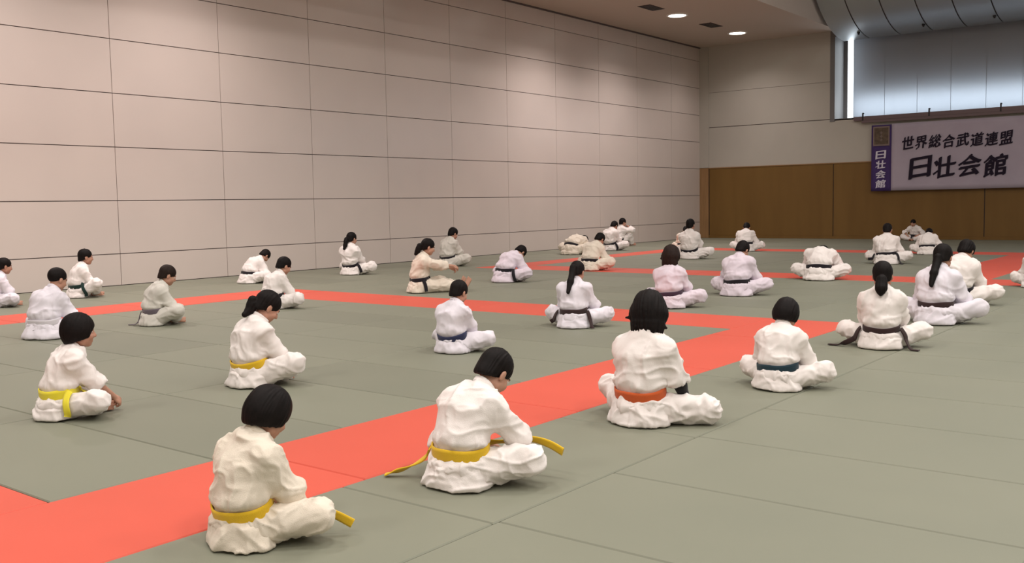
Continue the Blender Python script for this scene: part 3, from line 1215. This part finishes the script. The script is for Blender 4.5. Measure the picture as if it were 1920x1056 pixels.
    # neck opening and open front
    J.cone(S3 - .005 * d2 + V(0, .01, 0), S3 + dn * .16, .052 + .012 * (hs - 1) * 3, .085, .012, None, 's')
    J.plane(V(0, 0, .010), V(0, 0, -1))
    Vt, Q = J.mesh(hc)
    N = normals(Vt, Q)
    bd = np.abs((Vt - BT) @ d0)
    damp = np.clip(bd / .05 - .35, 0.05, 1)
    W = Vt + noise(Vt * 5, seed + 21)[:, None] * .14
    cr = ridge(W * V(5, 5, 11), seed + 31) ** 1.5 * .6 + ridge(W * V(11, 8, 4), seed + 32) ** 1.5 * .65 + ridge(W * V(26, 22, 16), seed + 33) * .16
    # folds gathered by the belt
    ang = np.arctan2((Vt - BT) @ LXm, -((Vt - BT) @ V(0, 1, 0)))
    ga = ridge(np.stack([ang * 4.2, bd * 3, np.zeros(len(ang))], 1), seed + 34) * np.exp(-((bd - .055) / .05) ** 2)
    Vt = Vt + N * (damp * (.027 * (cr - .36) + .018 * ga))[:, None]
    Vt[:, 2] = np.maximum(Vt[:, 2], .008)
    jacket = link('jacket', quad_mesh('jacket', relax(Vt, Q, 1, .3) * s, Q), gi, person)
    # collar and lapels laid on the jacket
    rear_n = S3 - d2 * .0
    path = []
    cb = np.cross(LX, d2)                                               # forward of the chest
    if cb[1] < 0 and cb[2] < 0:
        cb = -cb
    fwd = unit(np.cross(d2, LX))
    fwd = fwd if fwd @ V(0, 1, -.3) > 0 else -fwd
    fl1 = unit(np.cross(d0, LXm))
    fl1 = fl1 if fl1 @ V(0, 1, 0) > 0 else -fl1
    kn_ = 1 + (hs - 1) * .9
    for (lx, ly, lz) in ((.045, .16, -.30), (-.006, .15, -.20), (-.048, .12, -.09), (-.066, .055, -.005), (-.062, -.012, .022), (-.034, -.050, .034), (0, -.060, .036), (.034, -.050, .034), (.062, -.012, .022), (.066, .055, -.005), (.048, .12, -.09), (.010, .15, -.20), (-.045, .16, -.30)):
        if lz < -.15:
            q = (BT + (S2 - BT) * (.75 + (lz + .2) * 5)) + LXm * lx + fl1 * ly
        else:
            q = S3 + (LX * lx + fwd * ly) * kn_ + d2 * lz
        path.append(q)
    pth = smooth_path(path, 6)
    Gd = J.grad(pth)
    far = np.abs(J.at(pth))
    n_ = len(pth)
    for it in range(6):
        d_ = J.at(pth)
        mv = np.zeros(n_)
        front = np.concatenate([np.ones(int(n_ * .22)), np.zeros(n_ - 2 * int(n_ * .22)), np.ones(int(n_ * .22))]) > 0
        mv[front] = (d_[front] - .010)
        pth = pth - J.grad(pth) * mv[:, None]
    sides = []
    for i in range(n_):
        t = i / (n_ - 1)
        sides.append(d2 * 1.0 if .25 < t < .75 else np.cross(J.grad(pth[i:i + 1])[0], pth[min(i + 1, n_ - 1)] - pth[max(i - 1, 0)]))
        if i and np.dot(sides[-1], sides[-2]) < 0:
            sides[-1] = -sides[-1]
    cv, cq = ribbon(pth, sides, .036, .010)
    link('collar', quad_mesh('collar', cv * s, cq), gi, jacket)

    # ---------- belt
    bn = unit(d0 + V(0, -.10, 0))
    fx = unit(LXm - (LXm @ bn) * bn)
    fy = np.cross(bn, fx)
    angs = np.linspace(0, 2 * math.pi, 56, endpoint=False)
    dirs = np.cos(angs)[:, None] * fx + np.sin(angs)[:, None] * fy
    r_ = np.full(56, .30)
    # march inwards through the torso section only
    TB = Solid()
    TB.ops = J.ops[:4]
    for _ in range(24):
        r_ -= .8 * TB.at(BT + dirs * r_[:, None])
    r_ = r_ + .010
    wob = .004 * np.sin(angs * 3 + seed)
    pb = BT + dirs * r_[:, None] + bn * wob[:, None]
    bv, bq = ribbon(pb, np.tile(bn, (56, 1)), P['belt_h'], .010, True)
    kx = BT + fy * (r_[14] + .012)
    knot = bmesh.new()
    bmesh.ops.create_uvsphere(knot, u_segments=14, v_segments=8, radius=1)
    kv = np.array([v.co[:] for v in knot.verts]) * V(.036, .020, .026)
    kv = kv @ np.stack([fx, fy, bn]) + kx
    knot.verts.index_update()
    kf = [[v.index for v in f.verts] for f in knot.faces]
    kq = np.array([f if len(f) == 4 else f + [f[-1]] for f in kf])
    knot.free()
    me = bpy.data.meshes.new('belt')
    faces = [tuple(q) for q in bq.tolist()] + [tuple(x + len(bv) for x in f) for f in kf]
    me.from_pydata((np.concatenate([bv, kv]) * s).tolist(), [], faces)
    for p in me.polygons:
        p.use_smooth = True
    belt = link('belt', me, BELT[P['belt']], person)
    tails = P['tails']
    if tails is None:
        tails = [[kx + fx * .012, kx + fx * .05 + fy * .03 - V(0, 0, .05), kx + fx * .07 + fy * .05 - V(0, 0, .12)],
                 [kx - fx * .012, kx - fx * .05 + fy * .03 - V(0, 0, .05), kx - fx * .08 + fy * .05 - V(0, 0, .11)]]
        tails = [[np.maximum(p, V(-9, -9, .05)) for p in t] for t in tails]
    for t in tails:
        p0 = []
        for p in t:
            if isinstance(p, tuple) and len(p) == 2:                    # (angle on the belt ring in degrees, drop)
                i = int((p[0] % 360) / 360 * 56) % 56
                p0.append(pb[i] + dirs[i] * .012 - V(0, 0, p[1]))
            else:
                p0.append(np.asarray(p, float))
        tp = smooth_path(p0, 8)
        CL = Solid()
        CL.ops = J.ops[:4] + T.ops
        for _ in range(4):
            d_ = CL.at(tp)
            tp = tp + CL.grad(tp) * np.clip(.020 - d_, 0, .03)[:, None]
        tp[:, 2] = np.maximum(tp[:, 2], .012)
        gr = CL.grad(tp)
        gr[tp[:, 2] < .03] = V(0, 0, 1)
        nx = np.gradient(tp, axis=0)
        sd_ = np.cross(gr, nx)
        for i in range(1, len(sd_)):
            if sd_[i] @ sd_[i - 1] < 0:
                sd_[i] = -sd_[i]
        sd_ = sd_ / np.maximum(1e-9, np.linalg.norm(sd_, axis=1))[:, None]
        for _ in range(3):
            sd_[1:-1] = (sd_[:-2] + sd_[1:-1] + sd_[2:]) / 3
        tv, tq = ribbon(tp, sd_, min(P['belt_h'], .055), .008)
        link('belt_tail', quad_mesh('belt_tail', tv * s, tq), BELT[P['belt']], belt)

    # ---------- black undersleeves
    if P['under']:
        for i, w_ in ((0, 'right'), (1, 'left')):
            U = Solid()
            a, e, w = arms[i]
            U.cone(a + (e - a) * .5, e, .050, .042, .02)
            U.cone(e, e + (w - e) * .97, .042, .031, .02)
            Vt, Q = U.mesh(hb)
            tag(link('undersleeve', quad_mesh('undersleeve', Vt * s, Q), M['undersleeve'], person), 'black undersleeve on the %s arm' % w_)

    # ---------- hair
    Hr = Solid()
    st = P['hair']
    thick = {'short': 1.0, 'bowl': 1.13, 'crop': .965, 'bob': 1.14, 'pony': 1.0, 'bun': 1.0, 'fuzzy': 1.07}[st]
    Hr.ell(X(0, -.020, .034), V(.083, .102, .094) * hs * thick, Rh, .02)
    if st != 'crop':
        Hr.ell(X(0, -.045, -.035), V(.070, .066, .075) * hs * thick, Rh, .03)
    if st in ('bowl', 'bob'):
        Hr.ell(X(0, -.022, -.005), V(.090, .097, .085) * hs * thick, Rh, .03)
    if st == 'bob':
        Hr.cone(X(0, -.040, -.015), X(0, -.045, -.100), (.108 * hs, .078 * hs), (.086 * hs, .058 * hs), .03, Rh @ V(1, 0, 0))
    # bare face: cut away in front
    fz = {'bowl': .052, 'bob': .050}.get(st, .060)
    Hr.ell(X(0, .155, -.045), V(.115, .105, fz + .055) * hs, Rh, .012, 's')
    zb = {'short': -.078, 'bowl': -.092, 'crop': -.06, 'bob': -.112, 'pony': -.075, 'bun': -.07, 'fuzzy': -.08}[st] * hs
    zf = {'short': .005, 'bowl': -.035, 'crop': .02, 'bob': -.10, 'pony': .0, 'bun': .0, 'fuzzy': -.0}[st] * hs
    c0 = HC + Rh @ V(0, -.09 * hs, zb)
    c1 = HC + Rh @ V(0, .06 * hs, zf)
    tdir = unit(c1 - c0)
    Hr.plane(c0, -np.cross(Rh @ V(1, 0, 0), tdir) * (1 if np.cross(Rh @ V(1, 0, 0), tdir) @ (Rh @ V(0, 0, 1)) > 0 else -1), .012)
    if st in ('short', 'crop', 'pony', 'bun', 'fuzzy'):
        for sg in (1, -1):                                              # clear of the ears
            Hr.ell(X(.085 * sg, .006, -.026), V(.030, .024, .036) * hs, Rh, .008, 's')
    if st == 'bob':
        rs = np.random.RandomState(seed)
        for q in range(7):
            an = -1.5 + q * .5
            p_ = X(.066 * math.sin(an), -.045 - .040 * math.cos(an), -.085)
            Hr.cone(p_, p_ + Rh @ V(.016 * math.sin(an), -.004, -.030 - .018 * rs.rand()) * hs, .026 * hs, .010, .03)
        p_ = X(-.095, -.05, -.035)
        Hr.cone(p_, p_ + Rh @ V(-.038, 0, -.004), .020, .006, .02)
        p_ = X(.085, -.045, -.085)
        Hr.cone(p_, p_ + Rh @ V(.030, 0, -.012), .018, .006, .02)
    if st in ('pony', 'bun'):
        tz = P['tie'] or (.02, .20, 0.0)                                 # height of the tie, length, sideways
        k0 = X(0, -.108, tz[0])
        out = Rh @ V(0, -1, .1)
        if st == 'bun':
            Hr.ell(k0 + out * .028, V(.036, .036, .036), None, .015)
        else:
            pts = [k0, k0 + out * .032 + V(tz[2] * .2, 0, -.012), k0 + out * .048 + V(tz[2] * .5, 0, -.065)]
            L_ = tz[1]
            pts.append(pts[-1] + V(tz[2] * .5, -.004, -L_ * .5))
            pts.append(pts[-1] + V(tz[2] * .5, .004, -L_ * .5))
            pts = [np.asarray(p, float) for p in pts]
            for i in range(1, len(pts)):                                # lie on the back, never inside it
                for _ in range(60):
                    if J.at(pts[i])[0] > .034 * P['fat'] + .004:
                        break
                    pts[i] = pts[i] + V(0, -.006, .0012)
            rr = [v * P['fat'] for v in (.022, .036, .042, .042, .026)]
            for i in range(len(pts) - 1):
                Hr.cone(pts[i], pts[i + 1], rr[i], rr[i + 1], .02)
    Vt, Q = Hr.mesh(min(hc, max(hb, .0065 / s)) * .9)
    N = normals(Vt, Q)
    lc = (Vt - HC) @ Rh / hs
    fr = 60 if st != 'fuzzy' else 45
    az = np.arctan2(lc[:, 0], -lc[:, 1])
    stn = noise(np.stack([az * 14 + lc[:, 0] * 40, lc[:, 2] * 9 + seed, lc[:, 1] * 12], 1), seed + 41)
    Vt = Vt + N * ((.0075 if st != 'crop' else .003) * (stn - .5) * (1.8 if st in ('fuzzy', 'bob') else 1.0))[:, None]
    hair = link('hair', quad_mesh('hair', Vt * s, Q), M[P['hair_mat']], person)
    if st == 'pony':
        k0 = X(0, -.108, (P['tie'] or (.02,))[0])
        an_ = np.linspace(0, 2 * math.pi, 16, endpoint=False)
        o1 = unit(Rh @ V(0, -1, .1))
        e1 = unit(np.cross(o1, V(0, 0, 1)))
        e2 = np.cross(o1, e1)
        ring = k0 + o1 * .018 + (np.cos(an_)[:, None] * e1 + np.sin(an_)[:, None] * e2) * .030
        tv, tq = ribbon(ring, np.tile(o1, (16, 1)), .014, .010, True)
        link('hair_tie', quad_mesh('hair_tie', tv * s, tq), M[P['tie_mat']] if 'tie_mat' in P else M['hair_black'], hair)
    return person


# ------------------------------------------------------------------ everyone on the mats: seat pixel, top-of-figure row, label, pose
PEOPLE = [
    # the four nearest along the red strip
    (490, 1030, 729, 'child with thick black bowl hair and yellow belt, nearest the camera at bottom centre',
     dict(kid=True, yaw=0, hair='bowl', gi='cream', belt='yellow', head=(34, -8), lean=(2, 20, 36), tails=[[(70, .0), (.16, .26, .20), (.30, .37, .13), (.40, .45, .06)], [(115, 0), (-.10, .24, .17), (-.14, .30, .12)]], hx=505, seed=11)),
    (890, 918, 652, 'child leaning forward with yellow belt whose two tails spread left and over the right knee',
     dict(kid=True, yaw=-4, hair='short', gi='white', belt='yellow', head=(48, -5), lean=(14, 36, 52), tails=[[(200, .0), (-.27, -.05, .13), (-.38, -.10, .06), (-.49, -.19, .015)], [(80, .0), (.10, .32, .22), (.22, .40, .235), (.33, .44, .215), (.43, .46, .175)]], hand=((.10, .42, .17), (-.06, .40, .13)), hx=928, seed=12)),
    (1205, 800, 545, 'child with black bob, orange belt and black undersleeve propped on the right arm',
     dict(kid=True, yaw=-2, hair='bob', gi='white', belt='orange', head=(24, 22), lean=(-2, 10, 24), sleeve=.36, under=True, pole=((1, -.12, .12), (-1, .2, .3)), hand=((.27, .20, .04), (-.10, .32, .14)), elbow=((1, -.1, .2), (-1, -.2, -.2)), foot=((-.4, .8, 0), (.02, 1, 0)), girth=1.0, hx=1218, seed=13)),
    (1468, 734, 561, 'child with round black hair and dark teal belt sitting just right of the red strip',
     dict(kid=True, yaw=2, hair='bowl', gi='white', belt='teal', head=(36, -8), lean=(2, 22, 38), hx=1475, seed=14)),
    # right side
    (1655, 657, 487, 'person with dark bundled hair and long brown belt tails trailing on the mat both sides',
     dict(yaw=12, hair='pony', gi='white', belt='brown', head=(14, 2), lean=(-4, 10, 22), tie=(-.05, .09, 0), fat=1.35, tails=[[(190, .0), (-.22, .0, .13), (-.32, .0, .06), (-.44, .02, .012), (-.53, .05, .012)], [(-12, .0), (.23, -.04, .13), (.26, -.07, .06), (.30, -.10, .013), (.37, -.12, .012)]], foot=((-.02, 1, 0), (.02, 1, 0)), hx=1655, girth=.98, shoulder=.148, hs=1.2, seed=15)),
    (1758, 610, 456, 'person with a long black ponytail and brown belt beside the one with trailing belt tails',
     dict(yaw=-4, hair='pony', gi='cool', belt='brown', head=(24, 0), lean=(4, 20, 32), tie=(-.04, .28, 0), hx=1768, girth=.98, shoulder=.148, hs=1.16, seed=16)),
    (1808, 573, 450, 'person with fuzzy dark hair leaning forward behind the long ponytail near the right edge',
     dict(yaw=-12, hair='fuzzy', gi='white', belt='black', head=(45, 0), lean=(2, 24, 42), hx=1812, seed=17)),
    (1944, 541, 452, 'person cut by the right edge of the photo with only a knee and sleeve showing',
     dict(yaw=0, gi='white', belt='black', seed=18)),
    (1535, 527, 460, 'person bent fully forward, head hidden, elbows out, beside the far red strip',
     dict(yaw=12, gi='white', belt='black', head=(100, 0), lean=(14, 44, 78), hand=((.10, .50, .08), (-.10, .50, .08)), elbow=((1, -.1, .25), (-1, -.1, .25)), seed=19)),
    (1668, 496, 418, 'person with short black hair and black belt sitting below the banner left edge',
     dict(yaw=7, gi='white', belt='black', head=(24, 0), tails=[[(188, .0), (-.25, .0, .12), (-.36, -.02, .10)], [(-8, .0), (.24, -.05, .11), (.30, -.11, .03), (.33, -.14, .012)]], hx=1664, seed=20)),
    (1742, 478, 428, 'person bowed low before the back wall, next to the one facing the camera',
     dict(yaw=6, gi='white', belt='black', head=(70, 0), lean=(16, 40, 56), hx=1742, seed=21)),
    (1714, 452, 411, 'person facing the camera at the foot of the wood wall under the banner',
     dict(yaw=172, gi='white', belt='black', head=(20, 0), rear=-.2, hand=((.20, .26, .22), (-.20, .26, .22)), hx=1712, seed=22)),
    (1402, 472, 417, 'person with bowed head sitting furthest back before the wood wall left of the banner',
     dict(yaw=14, gi='white', belt='black', head=(46, 0), lean=(6, 30, 46), hx=1400, seed=23)),
    (1387, 556, 451, 'person in lavender white with black belt, head bowed right, between two red strips',
     dict(yaw=6, gi='lavender', belt='black', head=(40, -20), lean=(4, 24, 38), hx=1393, seed=24)),
    (1268, 579, 459, 'person with dark brown bob and purple belt in lavender white uniform',
     dict(yaw=6, hair='bob', hair_mat='hair_brown', gi='lavender', belt='purple', head=(14, 0), lean=(0, 16, 28), hx=1257, hs=1.22, shoulder=.152, seed=25)),
    (1297, 486, 409, 'person with spiky black hair and black belt, back turned, near the corner of the hall',
     dict(yaw=0, gi='white', belt='black', head=(10, 0), lean=(-6, 6, 18), hx=1295, seed=26)),
    (1281, 470, 424, 'person mostly hidden behind the spiky haired one near the corner of the hall',
     dict(yaw=10, gi='cream', belt='black', head=(40, 0), seed=27)),
    (1152, 470, 414, 'person with bowed head and hanging black belt tail near the left wall, half behind another',
     dict(yaw=-8, gi='white', belt='black', head=(40, 0), lean=(2, 24, 40), tails=[[(-5, .0), (.25, .0, .10), (.27, -.03, .02)]], hx=1152, seed=28)),
    (1166, 462, 408, 'person in profile with raised arm and knee, furthest along the left wall',
     dict(yaw=-20, gi='white', belt='black', head=(12, -12), lean=(0, 14, 26), pole=((.35, .5, 1), (-1, .3, .3)), ank=((.14, .36), (-.06, .28)), hand=((.08, .26, .62), (-.10, .34, .16)), elbow=((.9, .5, -.4), (-1, -.2, -.2)), hx=1168, seed=29)),
    (1107, 508, 436, 'person in cream uniform with black belt leaning right on the red strip corner',
     dict(yaw=-6, gi='cream', belt='black', head=(46, -6), lean=(10, 32, 48), hx=1125, seed=30)),
    (1070, 478, 440, 'person in cream uniform folded flat forward beside the left wall',
     dict(yaw=0, gi='cream', belt='black', head=(95, 0), lean=(30, 66, 92), seed=31)),
    # middle
    (1080, 617, 488, 'person with long black ponytail and wide brown belt on the middle green mats',
     dict(yaw=14, hair='pony', gi='cool', belt='brown', belt_h=.085, head=(22, -6), lean=(0, 16, 30), tie=(.02, .30, 0), tails=[[(186, .0), (-.25, .02, .12), (-.34, .04, .06)], [(-6, .0), (.24, -.05, .12), (.27, -.08, .05), (.29, -.10, .013)]], hx=1083, girth=.98, shoulder=.150, seed=32)),
    (955, 530, 460, 'person folded forward to the right with black belt, head hidden, behind the red strip',
     dict(yaw=-8, gi='lavender', belt='black', head=(72, 0), lean=(22, 48, 70), tails=[[(4, .0), (.235, .02, .10), (.25, .03, .03)], [(110, 0), (-.06, .24, .17), (-.08, .30, .12)]], hx=976, seed=33)),
    (864, 663, 524, 'child with round black hair and wide navy belt on the central green mats',
     dict(kid=True, yaw=4, gi='cool', belt='navy', belt_h=.085, head=(26, -6), lean=(2, 18, 32), hx=861, seed=34)),
    (795, 549, 446, 'person in cream with straight legs reaching forward for the feet, black belt, by red strip',
     dict(yaw=-36, hair='pony', gi='cream', belt='black', head=(20, 0), lean=(4, 16, 26), ank=((.12, .78), (-.16, .70)), pole=((.3, .2, 1), (-.6, .2, 1)), hand=((.10, .62, .40), (-.10, .60, .36)), elbow=((1, 0, -.3), (-1, 0, -.3)), foot=((.1, .5, 1), (-.1, .5, 1)), tails=[[(10, .0), (.235, .05, .12), (.245, .06, .03)]], tie=(-.01, .10, 0), hx=803, seed=35)),
    (848, 500, 426, 'person in greyish cream sitting by the left wall behind the one reaching for the feet',
     dict(yaw=-6, gi='grey', belt='black', head=(26, -10), lean=(2, 20, 34), hx=850, seed=36)),
    (668, 516, 434, 'person with thin black ponytail and black belt sitting close to the left wall',
     dict(yaw=6, hair='pony', gi='white', belt='black', head=(12, -8), lean=(-2, 12, 24), tie=(-.02, .16, 0), tails=[[(6, .0), (.235, .02, .12), (.25, .02, .06)]], hx=660, girth=.98, shoulder=.150, seed=37)),
    (478, 532, 467, 'person folded forward to the right with black belt, close to the left wall',
     dict(yaw=-6, gi='white', belt='black', head=(60, 0), lean=(24, 50, 64), hx=497, seed=38)),
    (531, 580, 481, 'child with cropped black hair on the far red corner, behind the ponytailed yellow belt',
     dict(kid=True, yaw=-4, gi='white', belt='black', head=(30, -10), lean=(8, 30, 46), hx=533, seed=39)),
    (486, 727, 544, 'child with ponytail and yellow belt looking down to the right on green mats',
     dict(kid=True, yaw=-4, hair='pony', gi='white', belt='yellow', head=(40, -16), lean=(0, 16, 32), pole=((1, .35, .45), (-1, .2, .3)), hx=502, tie=(-.02, .10, 0), seed=40)),
    # left
    (303, 611, 496, 'child with brown-black hair and grey belt in a greyish uniform, alone on green mats',
     dict(kid=True, yaw=-14, hair_mat='hair_brown', gi='grey', belt='greyed', head=(26, -8), lean=(4, 22, 38), tails=[[(205, .0), (-.20, -.12, .10), (-.21, -.22, .013), (-.25, -.30, .012)], [(235, .0), (-.10, -.20, .06), (-.12, -.27, .012)]], pole=((1, .45, .5), (-1, .3, .3)), hx=315, seed=41)),
    (163, 559, 465, 'child with dark green belt in profile beside the left wall',
     dict(kid=True, yaw=-12, gi='white', belt='green', head=(8, -8), lean=(4, 22, 34), pole=((.8, .6, .55), (-1, .3, .3)), tails=[[(20, .0), (.23, .06, .12), (.24, .06, .03)]], hx=161, seed=42)),
    (5, 577, 482, 'child cut by the left edge of the photo, sitting by the wall',
     dict(kid=True, yaw=-12, gi='cool', belt='white', head=(14, 0), lean=(4, 22, 34), hx=9, seed=43)),
    (92, 637, 500, 'child with cropped hair and pale jacket hanging loose, behind the child in profile',
     dict(kid=True, yaw=20, gi='cool', belt='white', hair='crop', head=(24, -16), lean=(2, 22, 36), skirt=1.1, girth=1.12, hx=108, seed=44)),
    (126, 787, 586, 'child in profile with lemon yellow belt, short sleeves and bare forearms at left',
     dict(kid=True, yaw=-14, hair='bowl', gi='white', belt='lemon', belt_h=.105, head=(6, -8), lean=(4, 22, 34), sleeve=.5, tails=[[(18, .0), (.235, .03, .12), (.245, .0, .05)], [(110, 0), (-.06, .24, .17), (-.08, .30, .12)]], hand=((.09, .44, .12), (-.05, .43, .13)), foot=((-.1, 1, 0), (.1, 1, 0)), hx=150, seed=45)),
]
for (px, py, top, label, kw) in PEOPLE:
    build_person(px, py, top, label, **kw)
